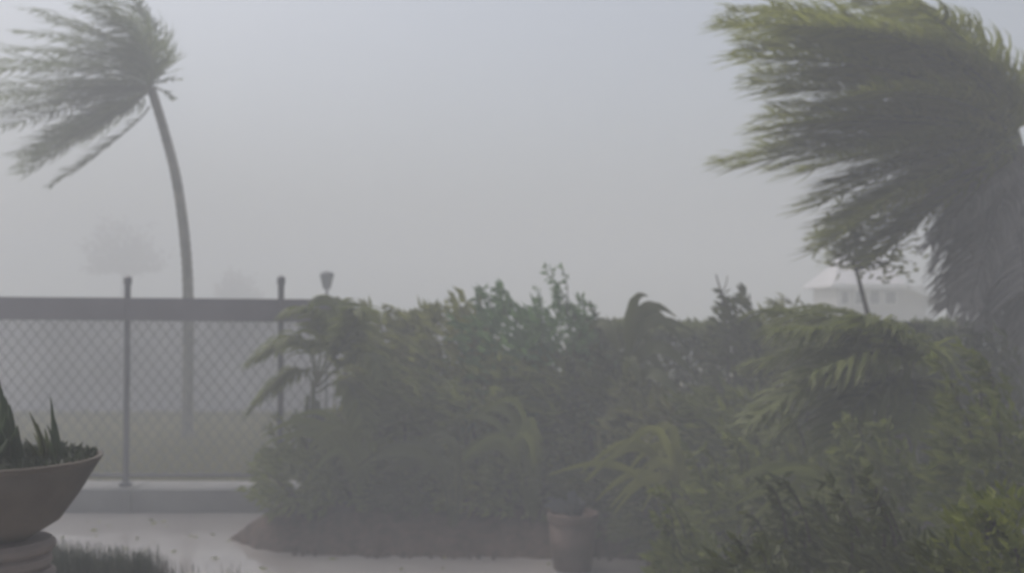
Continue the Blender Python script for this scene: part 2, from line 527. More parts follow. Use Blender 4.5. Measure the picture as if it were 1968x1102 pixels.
# ------------------------------------------------------------------ shrubs
def leaf(mb, p, d, L, w, mi=0):
    a = d.cross(Vector((random.uniform(-1, 1), random.uniform(-1, 1), random.uniform(-1, 1))))
    if a.length < 1e-3:
        a = d.orthogonal()
    a.normalize()
    nrm = d.cross(a)
    mid = p + d * L * 0.45
    mb.add([p, mid + a * w * 0.5 + nrm * w * 0.18, p + d * L - nrm * L * 0.08, mid - a * w * 0.5 + nrm * w * 0.18],
           [(0, 1, 2), (0, 2, 3)], mi)


def rnd():
    return Vector((random.gauss(0, 1), random.gauss(0, 1), random.gauss(0, 1)))


def shrub(x, ytop, hw, d, m, label, name='shrub', cat='shrub', group='shrubs of the garden bed', n=None, L=0.12, wl=0.42, shoots=6,
          zbase=0.1, depth=None, wind=0.7, shoot_len=0.25, low=0.08, x2=None):
    """leafy shrub: forked stems, and leaves filling a lumpy crown from near the ground up to pixel row ytop"""
    base = Vector((X(x, d), d, zbase - 0.03))
    top = P(x, ytop, d).z
    rx = hw / F * d
    ry = depth or min(rx, 0.55)
    hgt = top - zbase
    o = thing(name, base, label, cat, group)
    cz = zbase + hgt * (0.5 + low / 2)
    rz = hgt * (0.5 - low / 2)
    area = 4 * math.pi * ((rx * ry) ** 1.6 / 3 + (rx * rz) ** 1.6 / 3 + (ry * rz) ** 1.6 / 3) ** (1 / 1.6)
    n = n or int(min(9000, max(500, area / (L * L * wl * 0.5) * 1.5)))
    off = Vector((random.uniform(-50, 50), random.uniform(-50, 50), 0))
    fol, st = MB(), MB()
    C = Vector((base.x + x_shift(wind, rx), d, cz))
    for i in range(n):
        v = rnd().normalized()
        lump = 1 + 0.30 * noise.noise(v * 2.1 + off) + 0.16 * noise.noise(v * 5.0 + off)
        r = lump * (1 - 0.5 * random.random() ** 1.8)
        # squarer than an ellipsoid, so that neighbours close up
        e = Vector((math.copysign(abs(v.x) ** 0.8, v.x), math.copysign(abs(v.y) ** 0.8, v.y), math.copysign(abs(v.z) ** 0.75, v.z)))
        q = C + Vector((e.x * rx, e.y * ry, e.z * rz)) * r * 0.95
        if q.z < zbase + 0.02:
            q.z = zbase + random.uniform(0.02, 0.1)
        dd = (v * 0.6 + rnd() * 0.38 + WIND * wind * random.uniform(0.5, 1.4) + Vector((0, 0, 0.15))).normalized()
        s = L * random.uniform(0.6, 1.25)
        leaf(fol, q, dd, s, s * wl)
    for i in range(7):
        v = rnd().normalized()
        e = C + Vector((v.x * rx * 0.75, v.y * ry * 0.7, abs(v.z) * rz * 0.8))
        b0 = base + Vector((random.uniform(-.05, .05), random.uniform(-.05, .05), 0))
        pts = bez(b0, Vector((b0.x * 0.6 + e.x * 0.4, e.y, (b0.z + e.z) * 0.5 + 0.1)), e, 6)
        st.tube(pts, [0.018 * (1 - 0.75 * k_ / 6) for k_ in range(7)], 5)
    for i in range(shoots):
        a = random.uniform(-0.85, 0.85)
        s0 = C + Vector((a * rx * 0.8, random.uniform(-.5, .5) * ry, rz * math.sqrt(1 - a * a) * 0.8))
        ln = shoot_len * random.uniform(0.5, 1.25)
        s1 = s0 + Vector((random.uniform(-.12, .06) * ln * 2, 0, ln * 0.8))
        s2 = s1 + Vector((-ln * 0.45 * wind, 0, ln * 0.25))
        pts = bez(s0, s1, s2, 8)
        st.tube(pts, [0.007 * (1 - 0.7 * k_ / 8) for k_ in range(9)], 4)
        for k_, q in enumerate(pts[2:]):
            for _ in range(3):
                dd = (rnd() * 0.5 + WIND * wind + Vector((0, 0, 0.3))).normalized()
                s = L * random.uniform(0.5, 0.95)
                leaf(fol, q, dd, s, s * wl)
    fol.build('foliage', M[m], o)
    st.build('stem', M['wood'], o)
    return o


def x_shift(wind, rx):
    return -0.06 * rx * wind


# back row (heads of the planting mass)
shrub(770, 610, 95, 9.1, 'olive', 'tall olive shrub at the left end of the tall bushes, beside the arching cane palm', L=0.17, wl=0.28, wind=1.1)
shrub(865, 594, 110, 9.15, 'olive', 'broad green shrub rounding off the crest of the bushes, second from the fence', L=0.15)
shrub(975, 580, 100, 8.95, 'green', 'bluish green shrub in the middle of the tall bushes', L=0.13, shoots=9)
shrub(1085, 592, 95, 9.1, 'green', 'tallest shrub with loose leafy sprigs sticking up above the bushes', L=0.09, shoots=16, shoot_len=0.42, wind=0.35)
shrub(1175, 615, 80, 9.2, 'dark', 'dark shrub behind the broad drooping leaves, right of the sprigs', L=0.12)
# second row
shrub(690, 800, 70, 8.85, 'olive', 'pale olive shrub at the foot of the arching cane palm', L=0.18, wl=0.24, shoots=3)
shrub(800, 690, 100, 8.75, 'shrub', 'dull dark shrub below the broad green one', L=0.22, wl=0.2, wind=1.0, shoots=3)
shrub(930, 690, 100, 8.6, 'shrub', 'dense grey green shrub in front of the bluish green one', L=0.13)
shrub(1050, 700, 90, 8.6, 'shrub', 'shrub with streaming leaves standing below the loose sprigs', L=0.24, wl=0.2, wind=1.2)
shrub(1150, 700, 85, 8.5, 'dark', 'dark shrub left of the pale yellowish one', L=0.13)
shrub(1255, 768, 88, 8.1, 'pale', 'pale yellowish shrub below the broad drooping leaves', L=0.18, wl=0.3)
# front row of the bed
shrub(580, 855, 80, 8.15, 'shrub', 'low bush at the pointed corner of the bed', L=0.10, zbase=0.22)
shrub(680, 880, 80, 8.45, 'shrub', 'low mound bush second from the pointed corner of the bed', L=0.10, zbase=0.3)
shrub(790, 910, 75, 8.3, 'dark', 'low darkest bush in the middle of the bed front', L=0.14, wl=0.18, zbase=0.25)
shrub(900, 905, 80, 8.3, 'olive', 'low olive bush left of the clay pot', L=0.10, zbase=0.22)
shrub(1000, 860, 75, 8.25, 'shrub', 'low bush behind the left side of the clay pot', L=0.11)
shrub(1150, 890, 95, 8.05, 'dark', 'low dark bush behind the right side of the clay pot', L=0.11)
shrub(1275, 900, 90, 7.4, 'dark', 'dark low bush right of the clay pot', L=0.11)
# right hand garden
shrub(1420, 575, 52, 9.0, 'dark', 'rounded dark shrub with a bare twig standing up from it', L=0.12, shoots=2)
shrub(1540, 592, 110, 9.3, 'olive', 'olive shrub under the thin tree, in front of the house', L=0.15, wl=0.25, wind=1.1)
shrub(1400, 760, 110, 7.9, 'shrub', 'mid grey shrub left of the windswept young palm', L=0.2, wl=0.22, wind=1.1)
shrub(1530, 830, 110, 7.0, 'shrub', 'dark shrub under the fronds of the young palm', L=0.12)
shrub(1720, 650, 120, 8.8, 'shrub', 'large dull shrub in front of the house corner', L=0.14)
shrub(1860, 640, 110, 7.6, 'dark', 'large dark shrub at the foot of the large palm', L=0.13)
shrub(1690, 850, 110, 5.2, 'shrub', 'dull green bush between the young palm and the yellow green bush', L=0.11)
shrub(1900, 740, 100, 4.6, 'shrub', 'shrub of small leaves behind the yellow green bush', L=0.09)
shrub(1420, 900, 110, 6.2, 'shrub', 'spreading green bush in the lower middle of the right hand garden', L=0.10)
shrub(1560, 985, 110, 4.0, 'dark', 'near dark bush between the spreading green bush and the yellow green bush', L=0.08)
shrub(1320, 1030, 75, 5.2, 'shrub', 'small near bush at the edge of the paving, right of the clay pot', L=0.08)
shrub(1700, 990, 120, 3.5, 'dark', 'near dark bush just left of the yellow green bush', L=0.07)
shrub(1905, 948, 105, 3.0, 'lime', 'bright yellow green bush at the lower right', L=0.055, wl=0.5, wind=0.5, shoots=9, shoot_len=0.09)
shrub(1840, 1045, 110, 2.5, 'dark', 'dark leafy bush below the yellow green bush', L=0.05, shoots=3, shoot_len=0.07)
shrub(1460, 1045, 130, 3.2, 'dark', 'darkest near bush on the bottom edge of the picture', L=0.06, shoots=3, shoot_len=0.1)

# clipped hedge closing the garden
hd = MB()
hx0, hx1, hy, hw_ = X(1150, 10.3), X(2080, 10.3), 10.3, 0.35
htop = P(0, 630, 10.3).z
for i in range(26000):
    fc = random.random()
    x = random.uniform(hx0, hx1)
    if fc < 0.62:
        q, nn = Vector((x, hy - hw_ + random.uniform(0, 0.12), random.uniform(0.15, htop))), Vector((0, -1, 0))
    elif fc < 0.9:
        q, nn = Vector((x, hy + random.uniform(-hw_, hw_), htop - random.uniform(0, 0.1))), Vector((0, 0, 1))
    else:
        q, nn = Vector((x, hy + hw_ - random.uniform(0, 0.1), random.uniform(0.15, htop))), Vector((0, 1, 0))
    q += nn * 0.06 * noise.noise(q * 2.0)
    leaf(hd, q, (nn * 0.5 + rnd() * 0.5 + WIND * 0.4).normalized(), 0.10 * random.uniform(.7, 1.2), 0.05)
hedge = thing('clipped_hedge', ((hx0 + hx1) / 2, hy, 0.1), 'long clipped hedge with a flat top closing the garden behind the shrubs', 'hedge')
hd.build('foliage', M['shrub'], hedge)
hs = MB()
x = hx0 + 0.2
while x < hx1:
    hs.tube([(x, hy, 0.1), (x + 0.05, hy, htop * 0.5), (x, hy, htop - 0.12)], [0.02, 0.015, 0.006], 5)
    x += 0.4
hs.build('stem', M['wood'], hedge)

# ------------------------------------------------------------------ arching cane palm (left end of the bed)
D = 8.3
cb = Vector((X(602, D), D, 0.08))
cane = thing('cane_palm', cb, 'clumping cane palm with fronds arching left over the second fence post', 'palm tree')
for dx, yt in ((-0.06, 760), (0.0, 735), (0.05, 770), (0.1, 800)):
    mb = MB()
    mb.tube(bez(cb + Vector((dx, random.uniform(-.08, .08), 0)), cb + Vector((dx * 1.3, 0, 0.5)), P(602 + dx * 180, yt, D), 10),
            [0.030 * (1.06 if q % 2 else 0.95) * (1 - 0.03 * q) for q in range(11)], 8)
    mb.build('cane', M['greenstem'], cane, smooth=True)
for s, c, e, a, b, ll in [
        ((608, 740), (640, 550), (540, 606), 0.0, -0.2, 0.24), ((606, 740), (600, 585), (475, 700), -0.1, -0.3, 0.26),
        ((604, 755), (590, 650), (478, 792), -0.1, -0.2, 0.24), ((608, 740), (690, 550), (610, 575), 0.2, 0.3, 0.26),
        ((608, 740), (720, 570), (680, 600), -0.2, -0.4, 0.28), ((606, 745), (620, 600), (495, 690), 0.3, 0.5, 0.22),
        ((610, 745), (720, 630), (735, 720), -0.2, -0.3, 0.28), ((606, 755), (590, 665), (500, 770), 0.3, 0.4, 0.22),
        ((610, 755), (690, 690), (700, 830), -0.2, -0.3, 0.24), ((608, 740), (660, 590), (700, 640), 0.1, 0.1, 0.26)]:
    frond_px(s, c, e, D, a, b, ll * 1.2, cane, M['shrub'], M['greenstem'], width=0.042, step=0.011, wind=0.28, droop=1.1, rr=0.012, t0=0.3)

# ------------------------------------------------------------------ windswept young palm at right
D = 6.1
yb = Vector((X(1745, D), D, 0.05))
young = thing('young_palm', yb, 'trunkless young palm at right with fronds swept low to the left', 'palm tree')
mb = MB()
mb.tube([yb, yb + Vector((0.0, 0, 0.5)), P(1735, 720, D)], [0.09, 0.08, 0.05], 10)
mb.build('trunk', M['trunk'], young, smooth=True)
for c, e, a, b in [((1650, 590), (1455, 600), 0.1, 0.3), ((1660, 610), (1480, 640), -0.2, -0.4), ((1640, 640), (1440, 700), 0.2, 0.3),
                   ((1630, 660), (1440, 810), -0.2, -0.4), ((1650, 690), (1490, 840), 0.3, 0.4), ((1690, 600), (1560, 590), 0.4, 0.6),
                   ((1690, 640), (1560, 720), -0.4, -0.6), ((1700, 690), (1600, 850), -0.3, -0.5), ((1740, 620), (1650, 610), -0.4, -0.6),
                   ((1790, 650), (1760, 690), -0.3, -0.5), ((1720, 650), (1620, 680), 0.5, 0.8), ((1780, 720), (1740, 830), -0.4, -0.6)]:
    frond_px((1738, 725), c, e, D, a, b, random.uniform(0.34, 0.44), young, M['shrub'], M['greenstem'], width=0.036, step=0.014, wind=0.55, droop=0.9, rr=0.012, t0=0.2)


# ------------------------------------------------------------------ broad drooping leaves (bird of paradise type plant)
def broadleaf(pts, w, parent, m, name='leaf'):
    mb = MB()
    n = len(pts)
    verts, faces = [], []
    for i, q in enumerate(pts):
        t = i / (n - 1)
        tan = (pts[min(i + 1, n - 1)] - pts[max(i - 1, 0)]).normalized()
        sd_ = tan.cross(Vector((0.25, -1.0, 0.25)).normalized())
        sd_ = sd_.normalized() if sd_.length > .05 else Vector((0, 0, 1))
        up = sd_.cross(tan)
        ww = 0.006 if t < 0.3 else w * math.sin(math.pi * min(1, (t - 0.3) / 0.7) ** 0.75) + 0.004
        ww *= 1 + 0.12 * math.sin(i * 2.3)
        verts += [q - sd_ * ww + up * ww * 0.35, q, q + sd_ * ww + up * ww * 0.35]
    for i in range(n - 1):
        a = 3 * i
        faces += [(a, a + 1, a + 4, a + 3), (a + 1, a + 2, a + 5, a + 4)]
    mb.add(verts, faces)
    return mb.build(name, m, parent, smooth=True)


D = 8.3
bb = Vector((X(1215, D), D, 0.05))
bl = thing('broadleaf_plant', bb, 'tall plant with broad dark leaves bending down to the right', 'plant')
leafm = M['dark']
for s, c, e, w, a in [((1205, 740), (1195, 500), (1322, 672), 0.06, 0.0), ((1205, 760), (1200, 560), (1335, 640), 0.05, -0.15),
                      ((1205, 760), (1185, 515), (1268, 700), 0.055, 0.2), ((1208, 780), (1220, 580), (1345, 735), 0.055, -0.2),
                      ((1205, 760), (1170, 570), (1130, 640), 0.05, 0.25), ((1208, 800), (1230, 640), (1320, 790), 0.055, -0.3),
                      ((1205, 800), (1190, 600), (1235, 760), 0.05, -0.3), ((1205, 750), (1200, 530), (1300, 610), 0.045, 0.1),
                      ((1205, 760), (1195, 545), (1245, 570), 0.04, -0.1), ((1206, 790), (1215, 600), (1290, 745), 0.05, -0.1)]:
    pts = bez(P(*s, D), P(*c, D + a), P(*e, D + a * 1.5), 16)
    broadleaf([bb] + pts, w, bl, leafm)

# arching strap leaved plants that break up the front of the shrubs
for x, y0, d, nl, mk, lab in ((700, 800, 8.15, 18, 'areca', 'strap leaved plant bowed to the left beside the canes of the arching palm'),
                              (870, 850, 7.95, 16, 'dark', 'dark strap leaved plant in the middle of the bed front, bowed to the left'),
                              (1020, 790, 8.0, 18, 'shrub', 'green strap leaved plant above the clay pot, bowed to the left'),
                              (1300, 830, 7.2, 18, 'olive', 'olive strap leaved plant below the tall broadleaf plant'),
                              (1640, 900, 5.6, 16, 'areca', 'strap leaved plant low under the young palm')):
    b0 = Vector((X(x, d), d, 0.15))
    o = thing('strap_leaf_plant', b0, lab, 'plant', 'arching strap leaved plants')
    for i in range(nl):
        a = random.uniform(0, 6.283)
        out = Vector((math.cos(a), math.sin(a), 0)) * random.uniform(0.1, 0.4)
        h = (P(x, y0, d).z - 0.15) * random.uniform(0.75, 1.1)
        c = b0 + out * 0.5 + Vector((0, 0, h * 1.35))
        e = b0 + out + Vector((-random.uniform(0.25, 0.6), 0, h * random.uniform(0.45, 0.95)))
        broadleaf(bez(b0 + out * 0.1, c, e, 14), random.uniform(0.02, 0.034), o, M[mk])

# ------------------------------------------------------------------ thin tree with sparse crown
D = 9.2
tb = Vector((X(1690, D), D, 0.05))
tt = thing('thin_tree', tb, 'thin bare stemmed tree with a sparse crown in front of the house', 'tree')
mb = MB()
tp = [tb, P(1684, 760, D), P(1672, 620, D), P(1655, 555, D), P(1642, 505, D)]
mb.tube(tp, [0.035, 0.03, 0.024, 0.020, 0.016], 8)
tips = []
for e in [(1585, 470), (1600, 440), (1640, 420), (1690, 400), (1720, 420), (1750, 470), (1760, 505), (1700, 460), (1610, 490), (1665, 385), (1735, 520), (1650, 460)]:
    q = P(e[0], e[1], D + random.uniform(-.3, .3))
    st_ = random.choice([tp[4], tp[4].lerp(tp[3], 0.3)])
    br = bez(st_, st_.lerp(q, 0.5) + Vector((0.02, 0, 0.10)), q, 6)
    mb.tube(br, [0.010 * (1 - 0.75 * i / 6) for i in range(7)], 5)
    tips.append(br)
mb.build('trunk', M['wood'], tt, smooth=True)
mb = MB()
for br in tips:
    for _ in range(40):
        q = br[random.randint(2, 6)] + rnd() * 0.085
        leaf(mb, q, (rnd() * 0.5 + WIND * 0.9).normalized(), random.uniform(.06, .12), random.uniform(.025, .045))
mb.build('crown', M['olive'], tt)

# bare twig plant beside the rounded dark shrub
D = 9.05
tw = MB()
tw.tube([P(1402, 900, D), P(1398, 640, D), P(1388, 570, D), P(1376, 528, D)], [0.012, 0.01, 0.009, 0.006], 6)
tw.tube([P(1387, 566, D), P(1396, 545, D), P(1398, 530, D)], [0.006, 0.005, 0.003], 5)
tag(tw.build('bare_twig', M['wood']), 'bare forked twig standing up against the sky above the rounded dark shrub', 'twig')

# ------------------------------------------------------------------ raised bed with brick edging, clay pot
c0 = Vector((X(440, 8.3), 8.3, 0))
c1 = Vector((X(560, 7.75), 7.75, 0))
c2 = Vector((X(1290, 7.62), 7.62, 0))
cl = Vector((X(515, 9.38), 9.38, 0))
c3 = Vector((X(1290, 9.38), 9.38, 0))


so = MB()
GX, GY = 90, 40
for j in range(GY + 1):
    for i in range(GX + 1):
        u, v = i / GX, j / GY
        # the front edge runs c0 -> c1 -> c2, rounded at c1
        a = c0.lerp(c1, min(1, u / 0.2)) if u < 0.2 else c1.lerp(c2, (u - 0.2) / 0.8)
        t = min(1, u / 0.4)
        b = c0 * (1 - t) ** 2 + (c1 + Vector((-0.15, -0.05, 0))) * 2 * t * (1 - t) + c1.lerp(c2, 0.25) * t * t
        fr = b if u < 0.4 else a
        q = fr.lerp(cl.lerp(c3, u), v)
        edge = max(0, min(u * 6, v * 4, (1 - v) * 6, 1))
        q.x += 0.07 * noise.noise(Vector((u * 11, v * 3, 3.1)))
        q.y += 0.07 * noise.noise(Vector((u * 23, v * 3, 9.7))) * (1 - v)
        so.v.append((q.x, q.y, -0.012 + 0.30 * edge ** 0.75 + (0.03 * noise.noise(q * 6) + 0.022 * noise.noise(q * 19) + 0.012 * noise.noise(q * 41)) * (0.35 + edge)))
for j in range(GY):
    for i in range(GX):
        a = j * (GX + 1) + i
        so.f.append((a, a + 1, a + GX + 2, a + GX + 1))
        so.m.append(0)
so.build('garden_bed', M['soil'], smooth=True, kind='structure')

# wind torn leaves lying on the wet paving
lt = MB()
for i in range(170):
    y = random.uniform(5.6, 9.3)
    x = random.uniform(X(-50, y), X(1250, y))
    leaf(lt, Vector((x, y, 0.012)), Vector((random.uniform(-1, 1), random.uniform(-1, 1), random.uniform(0, .12))).normalized(), random.uniform(0.03, 0.09), random.uniform(0.015, 0.035))
for i in range(140):
    u, v = random.random(), random.uniform(-0.03, 0.10)
    q = c1.lerp(c2, u).lerp(cl.lerp(c3, u), v)
    lt.tube([q + Vector((0, 0, -0.01)), q + Vector((random.uniform(-.03, .03), random.uniform(-.02, .02), random.uniform(.02, .05)))], [random.uniform(.012, .03), 0.008], 5, 1)
lt.build('leaf_litter', [M['olive'], M['soil']], kind='stuff').__setitem__('label', 'torn leaves and lumps of soil scattered on the wet paving')

# right garden soil
rs = MB()
rs.add([(X(1235, 6.0), 3.0, 0.02), (9, 3.0, 0.02), (9, 9.38, 0.02), (X(1300, 7.4), 9.38, 0.02), (X(1240, 7.4), 7.4, 0.02)], [(0, 1, 2, 3, 4)])
rs.build('soil', M['soil'], kind='structure')

D = 7.35
pc = Vector((X(1100, D), D, 0.004))
pot = thing('clay_pot', pc, 'brown clay pot on the paving in front of the bed holding a silvery plant', 'plant pot')
k_ = 50 / F * D
hh = P(0, 985, D).z
mb = MB()
mb.lathe([(0.02, 0.0), (k_ * 0.72, 0.0), (k_ * 0.8, hh * 0.3), (k_ * 0.92, hh * 0.84), (k_ * 0.86, hh * 0.85)], pc, 28)
mb.build('body', M['brick'], pot, smooth=True)
mb = MB()
mb.lathe([(k_ * 0.92, hh * 0.84), (k_ * 0.97, hh * 0.85), (k_ * 0.99, hh * 0.98), (k_ * 0.96, hh), (k_ * 0.9, hh), (k_ * 0.88, hh * 0.9)], pc, 28)
mb.build('rim', M['brick'], pot)
mb = MB()
mb.lathe([(k_ * 0.9, hh * 0.9), (0.005, hh * 0.93)], pc, 20)
mb.build('soil', M['soil'], pot)
sp = thing('silvery_plant', pc + Vector((0, 0, hh * 0.92)), 'small silvery grey rosette plant in the brown clay pot', 'plant')
for i in range(26):
    a = random.uniform(0, 2 * math.pi)
    el = random.uniform(0.2, 1.3)
    d_ = Vector((math.cos(a) * math.cos(el), math.sin(a) * math.cos(el), math.sin(el)))
    b0 = pc + Vector((0, 0, hh * 0.92))
    ln = random.uniform(0.14, 0.22)
    pts = [b0 + d_ * (ln * t / 6) + WIND * (0.05 * (t / 6) ** 2) for t in range(7)]
    broadleaf(pts, 0.022, sp, M['grey'])

# ------------------------------------------------------------------ planter bowl on pedestal (lower left)
D = 2.9
rim = 188
cx = X(15, D)
rr = X(rim, D) - cx
ztop = P(0, 880, D).z
zbot = P(0, 1036, D).z
foot = X(62, D) - cx
bowl = thing('planter_bowl', (cx, D, zbot), 'wide brown clay planter bowl with a thick rim on the pedestal at lower left', 'plant pot')
hb = ztop - zbot
mb = MB()
mb.lathe([(0.01, 0.0), (foot * 0.92, 0.0), (foot * 1.02, hb * 0.02), (foot + (rr - foot) * 0.40, hb * 0.22), (foot + (rr - foot) * 0.66, hb * 0.52),
          (foot + (rr - foot) * 0.955, hb * 0.93), (foot + (rr - foot) * 0.94, hb * 0.935)], (cx, D, zbot), 56)
mb.build('body', M['terracotta'], bowl, smooth=True)
mb = MB()
mb.lathe([(rr * 0.965, hb * 0.93), (rr * 0.978, hb * 0.94), (rr, hb * 0.985), (rr * 0.995, hb), (rr * 0.95, hb), (rr * 0.92, hb * 0.88)], (cx, D, zbot), 56)
mb.build('rim', M['terracotta'], bowl)
mb = MB()
mb.lathe([(rr * 0.9, hb * 0.88), (rr * 0.5, hb * 0.93), (0.01, hb * 0.95)], (cx, D, zbot), 40)
mb.build('soil', M['soil'], bowl, smooth=True)
ped = thing('stone_pedestal', (cx, D, 0), 'stepped brown stone pedestal carrying the planter bowl', 'pedestal')
pr = X(105, D) - cx
z = zbot
for nm, hgt, w_ in (('top_slab', 0.040, 1.0), ('neck_course', 0.045, 0.93), ('middle_slab', 0.05, 1.0), ('lower_block', None, 0.95)):
    z0 = 0.004 if hgt is None else z - hgt
    mb = MB()
    mb.lathe([(0.01, z0), (pr * w_ - .01, z0), (pr * w_, z0 + 0.012), (pr * w_, z - 0.014), (pr * w_ - 0.012, z - 0.002), (0.01, z - 0.002)], (cx, D, 0), 44)
    mb.build(nm, M['stone'], ped)
    z = z0


def spike(base, tip, w, parent, m, bend=0.0, name='leaf'):
    """fleshy pointed leaf: channelled, thick at the foot"""
    mb = MB()
    n = 8
    ax = tip - base
    sd_ = ax.cross(Vector((0, 1, 0.2))).normalized()
    up = sd_.cross(ax).normalized()
    verts, faces = [], []
    for i in range(n + 1):
        t = i / n
        c = base + ax * t + up * bend * math.sin(math.pi * t) + WIND * 0.025 * t * t
        ww = w * (1 - t) ** 0.8 * (0.75 + 0.6 * math.sin(math.pi * min(1, t * 1.6 + 0.1)) * 0.5) + 0.001
        verts += [c - sd_ * ww, c - up * ww * 0.5, c + sd_ * ww, c - up * ww * 0.15]
    for i in range(n):
        for k2 in range(4):
            a, b = 4 * i + k2, 4 * i + (k2 + 1) % 4
            faces.append((a, b, b + 4, a + 4))
    mb.add(verts, faces)
    return mb.build(name, m, parent, smooth=True)


zs = zbot + hb * 0.90
ag = thing('agave', (X(10, D), D, zs), 'large dark pointed agave in the planter bowl at the picture edge', 'plant')
b0 = Vector((X(8, D), D, zs))
for e, a in [((14, 730), 0.0), ((-5, 750), 0.1), ((35, 775), -0.06), ((50, 815), -0.12), ((-30, 770), 0.05), ((56, 850), -0.05), ((25, 760), 0.14),
             ((-60, 800), 0.0), ((40, 800), 0.12), ((0, 790), -0.15), ((20, 820), -0.18), ((60, 870), 0.1), ((-15, 830), -0.2), ((28, 790), -0.1), ((44, 830), -0.16), ((8, 765), 0.08), ((-10, 780), -0.08), ((34, 840), -0.2), ((52, 835), 0.06), ((18, 770), -0.06)]:
    spike(b0 + Vector((random.uniform(-.05, .05), random.uniform(-.04, .04), -0.02)), P(e[0], e[1], D + a), 0.046, ag, M['succulent'], random.uniform(-.02, .02))
su = thing('succulent', (X(88, D), D, zs), 'small olive rosette succulent between the agave and the tall single spike', 'plant')
b0 = Vector((X(88, D), D, zs))
for e, a in [((72, 790), 0.0), ((88, 812), -0.08), ((102, 822), 0.05), ((64, 840), -0.1), ((80, 830), 0.1), ((108, 850), -0.08), ((95, 835), -0.12), ((74, 860), -0.14)]:
    spike(b0 + Vector((random.uniform(-.03, .03), random.uniform(-.03, .03), -0.02)), P(e[0], e[1], D + a), 0.02, su, M['succulent2'])
us = thing('spiky_plant', (X(112, D), D, zs), 'tall narrow upright spike plant nearest the rim of the planter bowl', 'plant')
b0 = Vector((X(113, D), D, zs))
for e, a in [((113, 762), 0.0), ((120, 800), 0.03), ((107, 815), -0.05), ((122, 845), -0.06)]:
    spike(b0 + Vector((random.uniform(-.015, .015), random.uniform(-.02, .02), -0.02)), P(e[0], e[1], D + a), 0.017, us, M['succulent'])


# low creeping leaves that cover the soil of the bowl
mb = MB()
for i in range(1500):
    a, q = random.uniform(0, 6.283), math.sqrt(random.random())
    b0 = Vector((cx + math.cos(a) * q * rr * 0.93, D + math.sin(a) * q * rr * 0.93, zbot + hb * (0.93 + 0.07 * random.random())))
    leaf(mb, b0, (rnd() * 0.5 + Vector((-0.2, 0, 0.6))).normalized(), random.uniform(0.015, 0.034), 0.012)
tag(mb.build('creeping_plant', M['creep']), 'low dark creeping plant covering the soil of the planter bowl', 'plant')

# ------------------------------------------------------------------ grass edging at the bottom of the picture
def tuft(x, ytop, d, wpx, n, m, label, name='grass_tuft', group='grass tufts along the front of the paving'):
    mb = MB()
    top = P(x, ytop, d).z
    b = Vector((X(x, d), d, 0.0))
    rw = wpx / F * d
    for i in range(n):
        a = random.uniform(0, 6.283)
        r = math.sqrt(random.random())
        s = b + Vector((math.cos(a) * r * rw * 0.7, math.sin(a) * r * rw * 0.6, 0))
        h = top * (1.03 - 0.16 * random.random() ** 1.5 - 0.05 * r)
        lean = Vector((math.cos(a), math.sin(a), 0)) * rw * 0.6 * random.random() + WIND * 0.10 * random.random()
        w = random.uniform(0.006, 0.012)
        sd_ = Vector((math.cos(a + 1.5), math.sin(a + 1.5), 0)) * w
        vv = []
        for k2 in range(4):
            t = k2 / 3
            c = s + Vector((0, 0, h * t)) + lean * t * t
            vv += [c - sd_ * (1 - t * 0.95), c + sd_ * (1 - t * 0.95)]
        mb.add(vv, [(0, 1, 3, 2), (2, 3, 5, 4), (4, 5, 7, 6)])
    return tag(mb.build(name, M[m]), label, 'grass tuft', group)


tuft(125, 1038, 4.3, 49, 800, 'blade', 'dark green grass tuft beside the stone pedestal')
tuft(185, 1046, 4.4, 49, 800, 'blade', 'dark green grass tuft second from the stone pedestal')
tuft(245, 1052, 4.3, 49, 800, 'blade', 'dark green grass tuft in the middle of the grass row')
tuft(298, 1056, 4.4, 42, 800, 'blade', 'dark green grass tuft at the right end of the dense grass row')
tuft(345, 1072, 4.3, 17, 140, 'brownblade', 'thin brownish grass tuft just right of the dense grass row')
tuft(385, 1080, 4.3, 14, 100, 'brownblade', 'small brownish grass tuft between two others near the bottom edge')
tuft(465, 1086, 4.3, 12, 80, 'brownblade', 'smallest brownish grass tuft standing apart near the bottom edge')

# ------------------------------------------------------------------ boundary wall across the lawn
D = 17.2
wx0, wx1 = X(-700, D), X(900, D)
bw = thing('boundary_wall', ((wx0 + wx1) / 2, D, 0.14), 'long plain grey wall across the lawn, seen dimly through the chain link fence', 'wall')
wt = P(0, 600, D).z
x = wx0
while x < wx1 - 0.1:
    x2 = min(x + 2.4, wx1)
    mb = MB()
    mb.box((x + 0.006, D, 0.1), (x2 - 0.006, D + 0.2, wt - 0.08))
    mb.build('wall_panel', M['bwall'], bw)
    mb = MB()
    mb.box((x + 0.003, D - 0.05, wt - 0.08), (x2 - 0.003, D + 0.25, wt))
    mb.build('coping', M['bwall'], bw)
    x = x2

# ------------------------------------------------------------------ lawn grass behind the fence
gr = MB()
for i in range(26000):
    y = 10.0 + 7.0 * random.random() ** 1.3
    x = random.uniform(X(-80, y), X(760, y))
    h = random.uniform(0.05, 0.15)
    b = Vector((x, y, 0.145))
    w = 0.008
    t = b + Vector((-h * random.uniform(.3, 1.0), random.uniform(-.03, .03), h))
    gr.add([b + Vector((-w, 0, 0)), b + Vector((w, 0, 0)), t], [(0, 1, 2)])
M['lawnblade'] = leafmat('lawn_blade', (0.15, 0.16, 0.07), (0.30, 0.27, 0.15), 0.35)
gr.build('grass', M['lawnblade'], kind='stuff').__setitem__('label', 'short wind flattened grass behind the fence')

# ------------------------------------------------------------------ far things in the mist
D = 50.0


